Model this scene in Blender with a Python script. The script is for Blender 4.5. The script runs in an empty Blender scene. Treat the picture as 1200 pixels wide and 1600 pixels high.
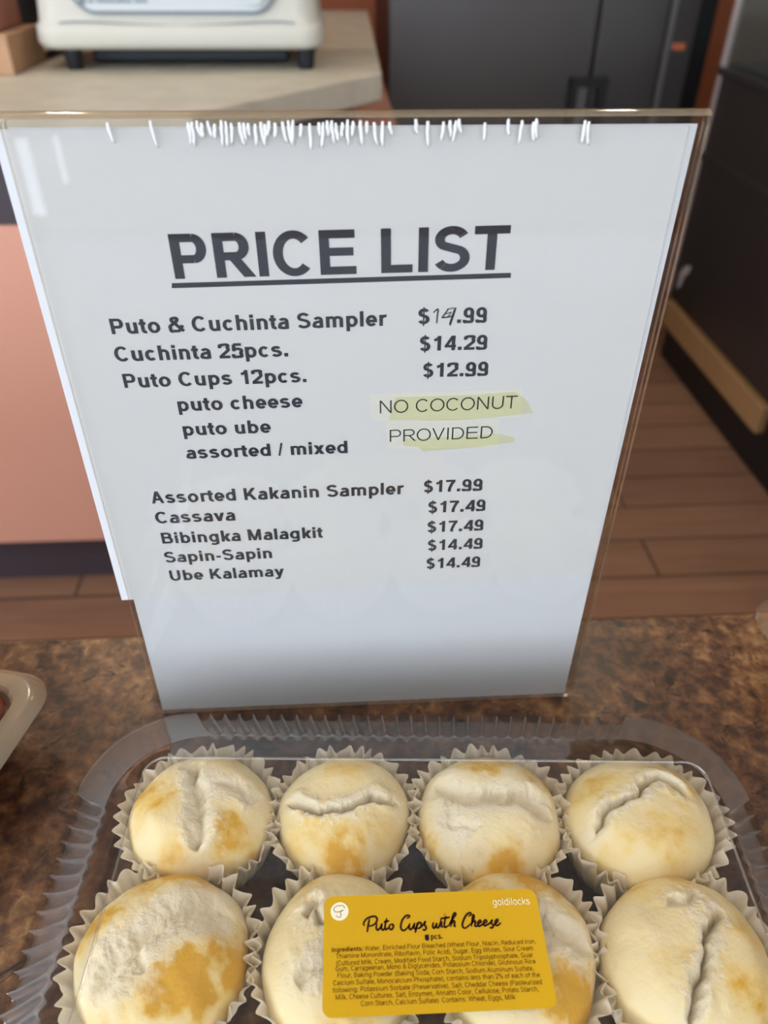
import bpy, bmesh, math, random
import numpy as np
from mathutils import Vector, Matrix, noise

S = bpy.context.scene
COL = S.collection
R = math.radians

# ------------------------------------------------------------------ camera
cam = bpy.data.cameras.new('camera')
cam.sensor_fit = 'VERTICAL'
cam.sensor_height = 36.0
cam.lens = 27.0                      # 1200 px focal length on a 1600 px tall frame
cam.clip_start = 0.01
cam.clip_end = 50
cam.dof.use_dof = True
cam.dof.focus_distance = 0.300
cam.dof.aperture_fstop = 9.0
cam_o = bpy.data.objects.new('camera', cam)
COL.objects.link(cam_o)
RT = ((0.9984, -0.0571, 0.0058), (-0.0303, -0.6097, -0.7921), (0.0488, 0.7906, -0.6104))
_m = Matrix(((RT[0][0], -RT[1][0], -RT[2][0]), (RT[0][1], -RT[1][1], -RT[2][1]), (RT[0][2], -RT[1][2], -RT[2][2]))).to_4x4()
_q = _m.to_quaternion()
cam_o.rotation_mode = 'QUATERNION'
cam_o.rotation_quaternion = _q
cam_o.location = (-0.0085, -0.2566, 0.3267)
S.camera = cam_o

# ------------------------------------------------------------------ look, sky, daylight
S.view_settings.view_transform = 'Standard'
S.view_settings.look = 'None'
S.view_settings.gamma = 1.0
S.view_settings.use_curve_mapping = False
S.view_settings.exposure = -0.66
S.cycles.use_denoising = True
S.cycles.max_bounces = 10
S.cycles.transparent_max_bounces = 24
S.cycles.caustics_reflective = False
S.cycles.caustics_refractive = False

world = bpy.data.worlds.new('daylight_sky')
S.world = world
world.use_nodes = True
bg = world.node_tree.nodes['Background']
bg.inputs[0].default_value = (0.80, 0.90, 1.0, 1)
bg.inputs[1].default_value = 7.5

def area(name, loc, rot, sx, sy, power, color):
    l = bpy.data.lights.new(name, 'AREA')
    l.shape = 'RECTANGLE'; l.size = sx; l.size_y = sy
    l.energy = power; l.color = color
    o = bpy.data.objects.new(name, l)
    o.location = loc; o.rotation_euler = rot
    COL.objects.link(o)
    return o

area('window_daylight', (-2.38, -1.6, 0.75), (0, R(-90), 0), 1.7, 3.4, 42, (0.86, 0.93, 1.0))
area('shopfront_daylight', (-0.3, -3.3, 0.75), (R(90), 0, 0), 3.6, 1.7, 33, (0.80, 0.89, 1.0))
LAMPS = [(-1.25, 0.50), (1.40, 0.55), (-0.70, 1.45), (0.75, 1.45), (-1.00, -0.55), (0.95, -0.60)]
LAMP_W = 22.0

# ------------------------------------------------------------------ helpers
ORG = {}
def tag(o, label=None, cat=None, group=None, kind=None):
    if label: o['label'] = label
    if cat: o['category'] = cat
    if group: o['group'] = group
    if kind: o['kind'] = kind
    return o

def thing(name, label, cat, loc, group=None):
    o = bpy.data.objects.new(name, None)
    o.empty_display_size = 0.02
    o.location = loc
    COL.objects.link(o)
    ORG[o.name] = Vector(loc)
    return tag(o, label, cat, group)

def obj(name, bm, mat, parent=None, smooth=False, label=None, angle=None):
    """links a bmesh given in world coordinates as one mesh object"""
    me = bpy.data.meshes.new(name)
    org = ORG[parent.name] if parent else Vector((0, 0, 0))
    if org.length: bmesh.ops.translate(bm, verts=bm.verts, vec=-org)
    bm.to_mesh(me); bm.free()
    for m in (mat if isinstance(mat, (list, tuple)) else [mat]): me.materials.append(m)
    if smooth or angle:
        me.polygons.foreach_set('use_smooth', [True] * len(me.polygons))
        if angle: me.set_sharp_from_angle(angle=R(angle))
    o = bpy.data.objects.new(name, me)
    COL.objects.link(o)
    if parent: o.parent = parent
    ORG[o.name] = org
    if label: o['label'] = label
    return o

def box(bm, x0, x1, y0, y1, z0, z1, bev=0.0, seg=2):
    r = bmesh.ops.create_cube(bm, size=1.0, matrix=Matrix.Translation(((x0 + x1) / 2, (y0 + y1) / 2, (z0 + z1) / 2)) @ Matrix.Diagonal((x1 - x0, y1 - y0, z1 - z0, 1)))
    if bev:
        es = {e for v in r['verts'] for e in v.link_edges}
        bmesh.ops.bevel(bm, geom=list(es), offset=bev, segments=seg, affect='EDGES', profile=0.5)
    return bm

def bx(*a, **k):
    return box(bmesh.new(), *a, **k)

def prism(pts, z0, z1, bev=0.0):
    """a polygon in plan, given counter-clockwise, drawn up from z0 to z1"""
    bm = bmesh.new()
    f = bm.faces.new([bm.verts.new((x, y, z0)) for x, y in pts])
    r = bmesh.ops.extrude_face_region(bm, geom=[f])
    bmesh.ops.translate(bm, verts=[v for v in r['geom'] if isinstance(v, bmesh.types.BMVert)], vec=(0, 0, z1 - z0))
    bmesh.ops.recalc_face_normals(bm, faces=bm.faces)
    if bev: bmesh.ops.bevel(bm, geom=list(bm.edges), offset=bev, segments=2, affect='EDGES', profile=0.5)
    return bm

def rrect(cx, cy, hx, hy, r, n=8):
    out = []
    for sx, sy, a0 in ((1, 1, 0), (-1, 1, 90), (-1, -1, 180), (1, -1, 270)):
        for i in range(n + 1):
            a = R(a0 + 90 * i / n)
            out.append((cx + sx * (hx - r) + r * math.cos(a), cy + sy * (hy - r) + r * math.sin(a)))
    return out

def tube(path, rad, n=8, bm=None, cap=True, up=(0, 0, 1)):
    bm = bm or bmesh.new()
    rings = []
    up = Vector(up)
    P = [Vector(p) for p in path]
    for i, p in enumerate(P):
        t = (P[min(i + 1, len(P) - 1)] - P[max(i - 1, 0)]).normalized()
        a = t.cross(up)
        if a.length < 1e-3: a = t.cross(Vector((0, 1, 0)))
        a.normalize(); b = a.cross(t)
        rr = rad[i] if isinstance(rad, (list, tuple)) else rad
        rings.append([bm.verts.new(p + rr * (math.cos(2 * math.pi * k / n) * a + math.sin(2 * math.pi * k / n) * b)) for k in range(n)])
    for r0, r1 in zip(rings, rings[1:]):
        for k in range(n): bm.faces.new((r0[k], r0[(k + 1) % n], r1[(k + 1) % n], r1[k]))
    if cap:
        bm.faces.new(rings[0][::-1]); bm.faces.new(rings[-1])
    return bm

def loft(loops, cap0=False, cap1=False):
    bm = bmesh.new()
    rs = [[bm.verts.new(p) for p in l] for l in loops]
    for r0, r1 in zip(rs, rs[1:]):
        n = len(r0)
        for k in range(n): bm.faces.new((r0[k], r0[(k + 1) % n], r1[(k + 1) % n], r1[k]))
    if cap0: bm.faces.new(rs[0][::-1])
    if cap1: bm.faces.new(rs[-1])
    return bm

def smooth(a, b, x):
    t_ = min(1, max(0, (x - a) / (b - a))); return t_ * t_ * (3 - 2 * t_)

def catmull(p, n=6):
    out = []
    q = [p[0]] + list(p) + [p[-1]]
    for i in range(1, len(q) - 2):
        a, b, c, d = q[i - 1:i + 3]
        for k in range(n):
            s = k / n
            out.append(tuple(.5 * (2 * b[j] + (c[j] - a[j]) * s + (2 * a[j] - 5 * b[j] + 4 * c[j] - d[j]) * s * s + (3 * b[j] - a[j] - 3 * c[j] + d[j]) * s ** 3) for j in (0, 1)))
    out.append(tuple(p[-1]))
    return out

# ------------------------------------------------------------------ materials
def srgb(r, g, b):
    f = lambda c: (c / 255 / 12.92) if c / 255 <= 0.04045 else ((c / 255 + 0.055) / 1.055) ** 2.4
    return (f(r), f(g), f(b), 1.0)

class NT:
    def __init__(s, name):
        s.m = bpy.data.materials.new(name); s.m.use_nodes = True
        s.t = s.m.node_tree; s.t.nodes.clear()
        s.out = s.n('ShaderNodeOutputMaterial')
    def n(s, typ, **k):
        nd = s.t.nodes.new(typ)
        for a, v in k.items(): setattr(nd, a, v)
        return nd
    def l(s, a, b): s.t.links.new(a, b)
    def noise(s, scale, detail=4, rough=0.6, vec=None, dist=0.0):
        nd = s.n('ShaderNodeTexNoise')
        nd.inputs['Scale'].default_value = scale; nd.inputs['Detail'].default_value = detail
        nd.inputs['Roughness'].default_value = rough; nd.inputs['Distortion'].default_value = dist
        s.l(vec or s.coord(), nd.inputs['Vector'])
        return nd.outputs['Fac']
    def coord(s):
        if not hasattr(s, '_c'): s._c = s.n('ShaderNodeTexCoord').outputs['Object']
        return s._c
    def scaled(s, v):
        mp = s.n('ShaderNodeMapping'); mp.inputs['Scale'].default_value = v
        s.l(s.coord(), mp.inputs['Vector']); return mp.outputs['Vector']
    def ramp(s, fac, stops, interp='LINEAR'):
        r = s.n('ShaderNodeValToRGB'); r.color_ramp.interpolation = interp
        e = r.color_ramp.elements
        e[0].position, e[0].color = stops[0]; e[1].position, e[1].color = stops[-1]
        for p, c in stops[1:-1]:
            q = e.new(p); q.color = c
        s.l(fac, r.inputs['Fac']); return r.outputs['Color']
    def mix(s, fac, a, b, mode='MIX'):
        m = s.n('ShaderNodeMix', data_type='RGBA', blend_type=mode)
        for i, v in ((0, fac), (6, a), (7, b)):
            if isinstance(v, (tuple, float, int)): m.inputs[i].default_value = v
            else: s.l(v, m.inputs[i])
        return m.outputs[2]
    def math(s, op, a, b=0.0):
        m = s.n('ShaderNodeMath', operation=op)
        for i, v in ((0, a), (1, b)):
            if isinstance(v, (float, int)): m.inputs[i].default_value = v
            else: s.l(v, m.inputs[i])
        return m.outputs[0]
    def bsdf(s, color, rough=0.5, spec=0.5, metal=0.0, bump=None, bump_s=0.2, bump_d=0.001, **k):
        p = s.n('ShaderNodeBsdfPrincipled')
        if isinstance(color, tuple): p.inputs['Base Color'].default_value = color
        else: s.l(color, p.inputs['Base Color'])
        if isinstance(rough, float): p.inputs['Roughness'].default_value = rough
        else: s.l(rough, p.inputs['Roughness'])
        p.inputs['Specular IOR Level'].default_value = spec
        p.inputs['Metallic'].default_value = metal
        for a, v in k.items(): p.inputs[a.replace('_', ' ')].default_value = v
        if bump is not None:
            b = s.n('ShaderNodeBump'); b.inputs['Strength'].default_value = bump_s; b.inputs['Distance'].default_value = bump_d
            s.l(bump, b.inputs['Height']); s.l(b.outputs[0], p.inputs['Normal'])
        s.l(p.outputs[0], s.out.inputs[0])
        s.p = p
        return s.m

def plain(name, col, rough=0.5, spec=0.4, metal=0.0, nscale=None, namt=0.06):
    t = NT(name)
    c = col
    if nscale:
        d = tuple(x * (1 - namt * 2) for x in col[:3]) + (1,)
        c = t.mix(t.noise(nscale, 5), d, col)
    return t.bsdf(c, rough, spec, metal)

def clear(name, tint, base=0.05, edge=0.7, rough=0.03, haze=0.0, haze_col=(0.8, 0.8, 0.8, 1), bump=None):
    """thin clear plastic: passes light straight through, mirrors more towards grazing, a little milky"""
    t = NT(name)
    tr = t.n('ShaderNodeBsdfTransparent'); tr.inputs[0].default_value = tint
    gl = t.n('ShaderNodeBsdfGlossy'); gl.inputs['Roughness'].default_value = rough
    lw = t.n('ShaderNodeLayerWeight'); lw.inputs['Blend'].default_value = 0.5
    if bump:
        b = t.n('ShaderNodeBump'); b.inputs['Strength'].default_value = bump[1]; b.inputs['Distance'].default_value = 0.0006
        t.l(t.noise(bump[0], 3), b.inputs['Height']); t.l(b.outputs[0], gl.inputs['Normal'])
    pw = t.math('POWER', lw.outputs['Facing'], 4.0)
    fac = t.math('ADD', t.math('MULTIPLY', pw, edge), base)
    first = tr.outputs[0]
    if haze:
        df = t.n('ShaderNodeBsdfDiffuse'); df.inputs[0].default_value = haze_col
        mh = t.n('ShaderNodeMixShader'); mh.inputs[0].default_value = haze
        t.l(tr.outputs[0], mh.inputs[1]); t.l(df.outputs[0], mh.inputs[2]); first = mh.outputs[0]
    mx = t.n('ShaderNodeMixShader')
    t.l(fac, mx.inputs[0]); t.l(first, mx.inputs[1]); t.l(gl.outputs[0], mx.inputs[2])
    t.l(mx.outputs[0], t.out.inputs[0])
    return t.m

def moulded(name):
    """ribbed clear plastic: see-through face on, milky and mirror-like where its flutes turn away"""
    t = NT(name)
    tr = t.n('ShaderNodeBsdfTransparent'); tr.inputs[0].default_value = (0.93, 0.92, 0.91, 1)
    df = t.n('ShaderNodeBsdfDiffuse'); df.inputs[0].default_value = srgb(222, 220, 222)
    gl = t.n('ShaderNodeBsdfGlossy'); gl.inputs['Roughness'].default_value = 0.05
    lw = t.n('ShaderNodeLayerWeight'); lw.inputs['Blend'].default_value = 0.5
    f = lw.outputs['Facing']
    hz = t.math('MINIMUM', t.math('ADD', t.math('MULTIPLY', t.math('POWER', f, 3.0), 0.56), 0.02), 0.7)
    m1 = t.n('ShaderNodeMixShader'); t.l(hz, m1.inputs[0]); t.l(tr.outputs[0], m1.inputs[1]); t.l(df.outputs[0], m1.inputs[2])
    gf = t.math('MINIMUM', t.math('ADD', t.math('MULTIPLY', t.math('POWER', f, 3.0), 0.9), 0.06), 0.9)
    m2 = t.n('ShaderNodeMixShader'); t.l(gf, m2.inputs[0]); t.l(m1.outputs[0], m2.inputs[1]); t.l(gl.outputs[0], m2.inputs[2])
    t.l(m2.outputs[0], t.out.inputs[0])
    return t.m

def granite():
    t = NT('brown_granite')
    a = t.noise(125, 6, 0.62, dist=0.3)
    b = t.noise(38, 5, 0.6)
    s = t.math('ADD', t.math('MULTIPLY', a, 0.62), t.math('MULTIPLY', b, 0.38))
    c = t.ramp(s, [(0.35, srgb(34, 25, 22)), (0.43, srgb(72, 48, 36)), (0.50, srgb(112, 80, 56)), (0.57, srgb(146, 110, 76)), (0.66, srgb(182, 150, 110))])
    g = t.noise(300, 3, 0.6)
    c = t.mix(t.math('MULTIPLY', g, 0.5), c, srgb(84, 54, 40), 'MIX')
    v = t.noise(60, 4, 0.7, dist=1.0)
    dk = t.ramp(v, [(0.57, (0, 0, 0, 1)), (0.66, (1, 1, 1, 1))])
    c = t.mix(dk, c, srgb(30, 24, 24))
    big = t.ramp(t.noise(9, 3, 0.6), [(0.36, (0.50, 0.40, 0.36, 1)), (0.60, (1.12, 1.08, 1.04, 1))])
    c = t.mix(1.0, c, big, 'MULTIPLY')
    return t.bsdf(c, 0.34, 0.4)

def floor_planks():
    t = NT('wood_plank_tiles')
    br = t.n('ShaderNodeTexBrick'); br.offset = 0.37; br.offset_frequency = 2
    br.inputs['Scale'].default_value = 1.0
    br.inputs['Brick Width'].default_value = 1.25; br.inputs['Row Height'].default_value = 0.124
    br.inputs['Mortar Size'].default_value = 0.0035; br.inputs['Mortar Smooth'].default_value = 0.2
    br.inputs['Bias'].default_value = 0.0
    br.inputs['Color1'].default_value = srgb(150, 114, 94); br.inputs['Color2'].default_value = srgb(172, 132, 106)
    br.inputs['Mortar'].default_value = srgb(84, 64, 54)
    mp = t.n('ShaderNodeMapping'); mp.inputs['Location'].default_value = (0.12, 0.047, 0)
    t.l(t.coord(), mp.inputs['Vector']); t.l(mp.outputs[0], br.inputs['Vector'])
    gr = t.noise(1.0, 6, 0.65, vec=t.scaled((3.0, 40.0, 1.0)), dist=0.6)
    c = t.mix(t.ramp(gr, [(0.3, (0.55, 0.5, 0.48, 1)), (0.7, (1.1, 1.05, 1.0, 1))]), br.outputs['Color'], br.outputs['Color'])
    c = t.mix(1.0, br.outputs['Color'], t.ramp(gr, [(0.3, (0.70, 0.66, 0.64, 1)), (0.72, (1.0, 1.0, 1.0, 1))]), 'MULTIPLY')
    return t.bsdf(c, 0.42, 0.4)

def quartz():
    t = NT('beige_quartz')
    c = t.ramp(t.noise(14, 5, 0.6), [(0.3, srgb(184, 177, 162)), (0.7, srgb(202, 196, 182))])
    return t.bsdf(c, 0.5, 0.2)

def cake_mat():
    t = NT('steamed_cake_crumb')
    at = t.n('ShaderNodeAttribute'); at.attribute_name = 'crumb'
    sep = t.n('ShaderNodeSeparateColor'); t.l(at.outputs['Color'], sep.inputs[0])
    n1 = t.noise(160, 5, 0.65)
    skin = t.mix(n1, srgb(228, 208, 150), srgb(238, 224, 188))
    crumb = t.mix(t.noise(420, 4, 0.7), srgb(230, 216, 184), srgb(242, 234, 214))
    n2 = t.noise(120, 4, 0.6)
    yf = t.math('MULTIPLY', sep.outputs[1], t.math('ADD', t.math('MULTIPLY', n2, 2.4), -0.28))
    ch = t.ramp(yf, [(0.0, srgb(230, 208, 148)), (0.45, srgb(226, 190, 94)), (1.0, srgb(210, 162, 54))])
    yk = t.n('ShaderNodeClamp'); t.l(yf, yk.inputs[0])
    c = t.mix(yk.outputs[0], skin, ch)
    c = t.mix(sep.outputs[0], c, crumb)
    hgt = t.math('ADD', t.math('MULTIPLY', t.noise(900, 4, 0.7), t.math('ADD', t.math('MULTIPLY', sep.outputs[0], 0.5), 0.12)), t.math('MULTIPLY', t.noise(300, 3), 0.2))
    rg = t.math('ADD', t.math('MULTIPLY', sep.outputs[0], 0.35), 0.42)
    m = t.bsdf(c, rg, 0.2, bump=hgt, bump_s=0.8, bump_d=0.0016, Subsurface_Weight=0.0, Subsurface_Scale=0.003)
    t.p.inputs['Subsurface Radius'].default_value = (1.0, 0.8, 0.5)
    return m

def liner_mat():
    t = NT('waxed_baking_paper')
    df = t.n('ShaderNodeBsdfDiffuse'); df.inputs[0].default_value = srgb(242, 236, 222)
    tl = t.n('ShaderNodeBsdfTranslucent'); tl.inputs[0].default_value = srgb(240, 230, 210)
    gl = t.n('ShaderNodeBsdfGlossy'); gl.inputs['Roughness'].default_value = 0.4
    m1 = t.n('ShaderNodeMixShader'); m1.inputs[0].default_value = 0.38
    t.l(df.outputs[0], m1.inputs[1]); t.l(tl.outputs[0], m1.inputs[2])
    m2 = t.n('ShaderNodeMixShader'); m2.inputs[0].default_value = 0.04
    t.l(m1.outputs[0], m2.inputs[1]); t.l(gl.outputs[0], m2.inputs[2])
    t.l(m2.outputs[0], t.out.inputs[0])
    return t.m

M = dict(
    granite=granite(), planks=floor_planks(), quartz=quartz(), cake=cake_mat(), liner=liner_mat(),
    acrylic=clear('clear_acrylic', (0.97, 0.965, 0.95, 1), 0.032, 0.55, 0.02),
    acrylic_edge=clear('acrylic_cut_edge', (0.90, 0.84, 0.74, 1), 0.14, 0.7, 0.08, 0.16, srgb(206, 186, 152)),
    crease=clear('lid_crease_plastic', (0.95, 0.94, 0.93, 1), 0.12, 0.8, 0.08, 0.03, srgb(220, 216, 210)),
    foot=clear('clear_acrylic_foot', (0.95, 0.93, 0.90, 1), 0.02, 0.22, 0.05),
    lid=clear('clear_lid_plastic', (0.965, 0.955, 0.945, 1), 0.045, 0.9, 0.06, 0.012, bump=(60, 0.08)),
    flute=moulded('fluted_lid_plastic'),
    base=clear('clear_base_plastic', (0.80, 0.77, 0.74, 1), 0.02, 0.4, 0.10, 0.0),
    frost=clear('cloudy_container_plastic', (0.86, 0.82, 0.76, 1), 0.06, 0.6, 0.15, 0.42, srgb(196, 176, 150)),
    tape=plain('whitish_tape_wrinkle', srgb(220, 222, 226), 0.6, 0.2),
    paper=plain('white_copy_paper', srgb(208, 211, 217), 0.7, 0.3),
    backpaper=plain('white_backing_paper', srgb(208, 212, 222), 0.7, 0.3),
    ink=plain('black_printer_ink', srgb(40, 44, 58), 0.6, 0.3),
    thin_ink=plain('thin_black_ink', srgb(44, 48, 46), 0.6, 0.3),
    pen=plain('pen_ink', srgb(62, 62, 66), 0.5, 0.3),
    slip=plain('pale_paper_slip', srgb(214, 216, 211), 0.5, 0.3),
    hilite=clear('yellow_highlighter_ink', (0.96, 0.96, 0.80, 1), 0.01, 0.2, 0.3),
    yellow=plain('yellow_sticker', srgb(206, 162, 16), 0.35, 0.4),
    brown_ink=plain('dark_brown_ink', srgb(52, 22, 12), 0.5, 0.2),
    small_ink=plain('small_brown_ink', srgb(92, 58, 8), 0.5, 0.2),
    white_ink=plain('white_sticker_ink', srgb(246, 238, 214), 0.4, 0.3),
    gold_ink=plain('grey_emblem_ink', srgb(160, 156, 130), 0.4, 0.3),
    marker=plain('black_marker', srgb(18, 22, 24), 0.4, 0.3),
    salmon=plain('salmon_laminate', srgb(224, 166, 146), 0.45, 0.4, nscale=6, namt=0.02),
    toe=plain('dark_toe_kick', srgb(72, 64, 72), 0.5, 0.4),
    orange=plain('orange_paint', srgb(190, 110, 78), 0.6, 0.3, nscale=8, namt=0.03),
    cream=plain('cream_plastic', srgb(204, 202, 194), 0.4, 0.4),
    bluewhite=plain('pale_blue_panel', srgb(200, 208, 214), 0.35, 0.4),
    greyline=plain('grey_panel_border', srgb(120, 130, 138), 0.4, 0.4),
    rubber=plain('dark_rubber', srgb(28, 32, 40), 0.5, 0.4),
    black=plain('black_plastic', srgb(30, 30, 32), 0.4, 0.4),
    steel=plain('dark_steel', srgb(84, 80, 80), 0.36, 0.5, 0.55, nscale=5, namt=0.08),
    steel_light=plain('grey_steel', srgb(120, 118, 118), 0.35, 0.5, 0.5),
    case=plain('dark_brown_case', srgb(58, 50, 48), 0.3, 0.5, nscale=4, namt=0.1),
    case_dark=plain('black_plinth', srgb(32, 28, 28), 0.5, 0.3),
    trimwood=plain('tan_metal_trim', srgb(190, 150, 106), 0.4, 0.5, 0.2, nscale=18, namt=0.12),
    post=plain('pale_metal_post', srgb(196, 180, 176), 0.3, 0.5, 0.4),
    glass=clear('display_glass', (0.80, 0.86, 0.84, 1), 0.08, 0.6, 0.02, 0.06, srgb(150, 165, 160)),
    carton_pink=plain('pinkish_carton', srgb(176, 122, 104), 0.7, 0.2, nscale=12, namt=0.06),
    carton_tan=plain('tan_carton', srgb(190, 152, 122), 0.7, 0.2, nscale=12, namt=0.06),
    wall=plain('wall_paint', srgb(206, 196, 186), 0.8, 0.2),
    ceiling=plain('ceiling_paint', srgb(222, 220, 214), 0.9, 0.2),
    cabinet=plain('counter_cabinet', srgb(140, 104, 80), 0.6, 0.3),
    frame=plain('window_frame', srgb(70, 70, 72), 0.4, 0.4),
    dessert=plain('red_brown_dessert', srgb(156, 66, 38), 0.25, 0.5, nscale=90, namt=0.25),
    sticker=plain('torn_white_sticker', srgb(190, 184, 182), 0.7, 0.2),
)
def lampmat():
    t = NT('lamp_diffuser')
    e = t.n('ShaderNodeEmission'); e.inputs[0].default_value = (1.0, 0.86, 0.66, 1); e.inputs[1].default_value = 60.0
    t.l(e.outputs[0], t.out.inputs[0]); return t.m
M['lamp'] = lampmat()

# ------------------------------------------------------------------ the room
FZ = -0.80
X0, X1, Y0, Y1, Z1 = -2.5, 2.6, -3.4, 3.1, 1.75
def struct(name, bm, mat): return tag(obj(name, bm, mat), kind='structure')
struct('floor', bx(X0, X1, Y0, Y1, FZ - 0.05, FZ), M['planks'])
struct('ceiling', bx(X0, X1, Y0, Y1, Z1, Z1 + 0.05), M['ceiling'])
struct('wall_back', bx(X0, X1, Y1, Y1 + 0.1, FZ, Z1), M['orange'])
struct('wall_right', bx(X1, X1 + 0.1, Y0, Y1, FZ, Z1), M['wall'])
def wall_with_holes(name, axis, at, lo, hi, holes):
    us = sorted({lo, hi} | {h[0] for h in holes} | {h[1] for h in holes})
    zs = sorted({FZ, Z1} | {h[2] for h in holes} | {h[3] for h in holes})
    bm = bmesh.new()
    for u0, u1 in zip(us, us[1:]):
        for w0, w1 in zip(zs, zs[1:]):
            um, wm = (u0 + u1) / 2, (w0 + w1) / 2
            if any(h[0] < um < h[1] and h[2] < wm < h[3] for h in holes): continue
            if axis == 'x': box(bm, at - 0.1, at, u0, u1, w0, w1)
            else: box(bm, u0, u1, at - 0.1, at, w0, w1)
    return struct(name, bm, M['wall'])
wall_with_holes('wall_left', 'x', X0, Y0, Y1, [(-3.2, 0.2, -0.15, 1.6)])
# wide shop window, plus two low slots added for bright reflections in the sign
wall_with_holes('wall_front', 'y', Y0, X0, X1, [(-2.1, 1.6, -0.10, 1.6), (-1.415, -1.325, -0.77, -0.42), (-1.245, -1.195, -0.63, -0.41)])
def window(name, axis, at, a, b, z0, z1, n):
    bm = bmesh.new()
    xs = [a + (b - a) * i / n for i in range(n + 1)]
    for u in xs:
        if axis == 'x': box(bm, at - 0.08, at - 0.02, u - 0.025, u + 0.025, z0, z1)
        else: box(bm, u - 0.025, u + 0.025, at - 0.08, at - 0.02, z0, z1)
    for z in (z0 + 0.025, z1 - 0.025):
        if axis == 'x': box(bm, at - 0.08, at - 0.02, a, b, z - 0.025, z + 0.025)
        else: box(bm, a, b, at - 0.08, at - 0.02, z - 0.025, z + 0.025)
    return struct(name, bm, M['frame'])
window('window_1', 'x', X0, -3.2, 0.2, -0.15, 1.6, 3)
window('window_2', 'y', Y0, -2.1, 1.6, -0.10, 1.6, 3)

where = ['over the far left', 'over the far right', 'at the back left', 'at the back right', 'over the shopper side left', 'over the shopper side right']
for (x, y), w in zip(LAMPS, where):
    t = thing('ceiling_downlight', 'small round warm ceiling downlight ' + w, 'light', (x, y, Z1), 'ceiling downlights')
    obj('trim_ring', loft([[(x + r * math.cos(a * math.pi / 16), y + r * math.sin(a * math.pi / 16), z) for a in range(32)] for r, z in ((.085, Z1 - .001), (.085, Z1 - .012), (.062, Z1 - .012), (.052, Z1 - .001))]), M['cream'], t, angle=40)
    bm = bmesh.new()
    bmesh.ops.create_uvsphere(bm, u_segments=20, v_segments=12, radius=.034, matrix=Matrix.Translation((x, y, Z1 - .036)))
    obj('bulb', bm, M['lamp'], t, smooth=True)
    l = bpy.data.lights.new('downlight_beam', 'SPOT')
    l.energy = LAMP_W; l.color = (1.0, .84, .62); l.shadow_soft_size = .035; l.spot_size = R(150); l.spot_blend = .6
    lo_ = bpy.data.objects.new('downlight_beam', l); lo_.location = (x, y, Z1 - .08); COL.objects.link(lo_)

# ------------------------------------------------------------------ the far service counter
t = thing('service_counter', 'salmon fronted counter with pale quartz top behind the sign', 'counter', (-0.7, 1.2, FZ))
CT = 0.115
obj('countertop', prism([(-2.3, .93), (-0.204, .931), (0.077, 1.28), (0.10, 2.45), (-2.3, 2.45)], CT - 0.045, CT, 0.004), M['quartz'], t)
obj('salmon_panel', prism([(-2.3, .965), (-0.235, .965), (0.03, 1.30), (0.055, 2.45), (-2.3, 2.45)], -0.665, -0.045), M['salmon'], t)
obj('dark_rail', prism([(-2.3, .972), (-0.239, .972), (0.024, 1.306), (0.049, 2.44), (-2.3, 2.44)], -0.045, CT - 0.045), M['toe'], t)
obj('side_return', prism([(0.028, 1.34), (0.125, 1.50), (0.128, 2.30), (0.05, 2.30)], FZ, -.025), M['salmon'], t)
obj('toe_kick', prism([(-2.3, 1.01), (-0.26, 1.01), (-0.02, 1.33), (0.0, 2.45), (-2.3, 2.45)], FZ, -0.665), M['toe'], t)

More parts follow.
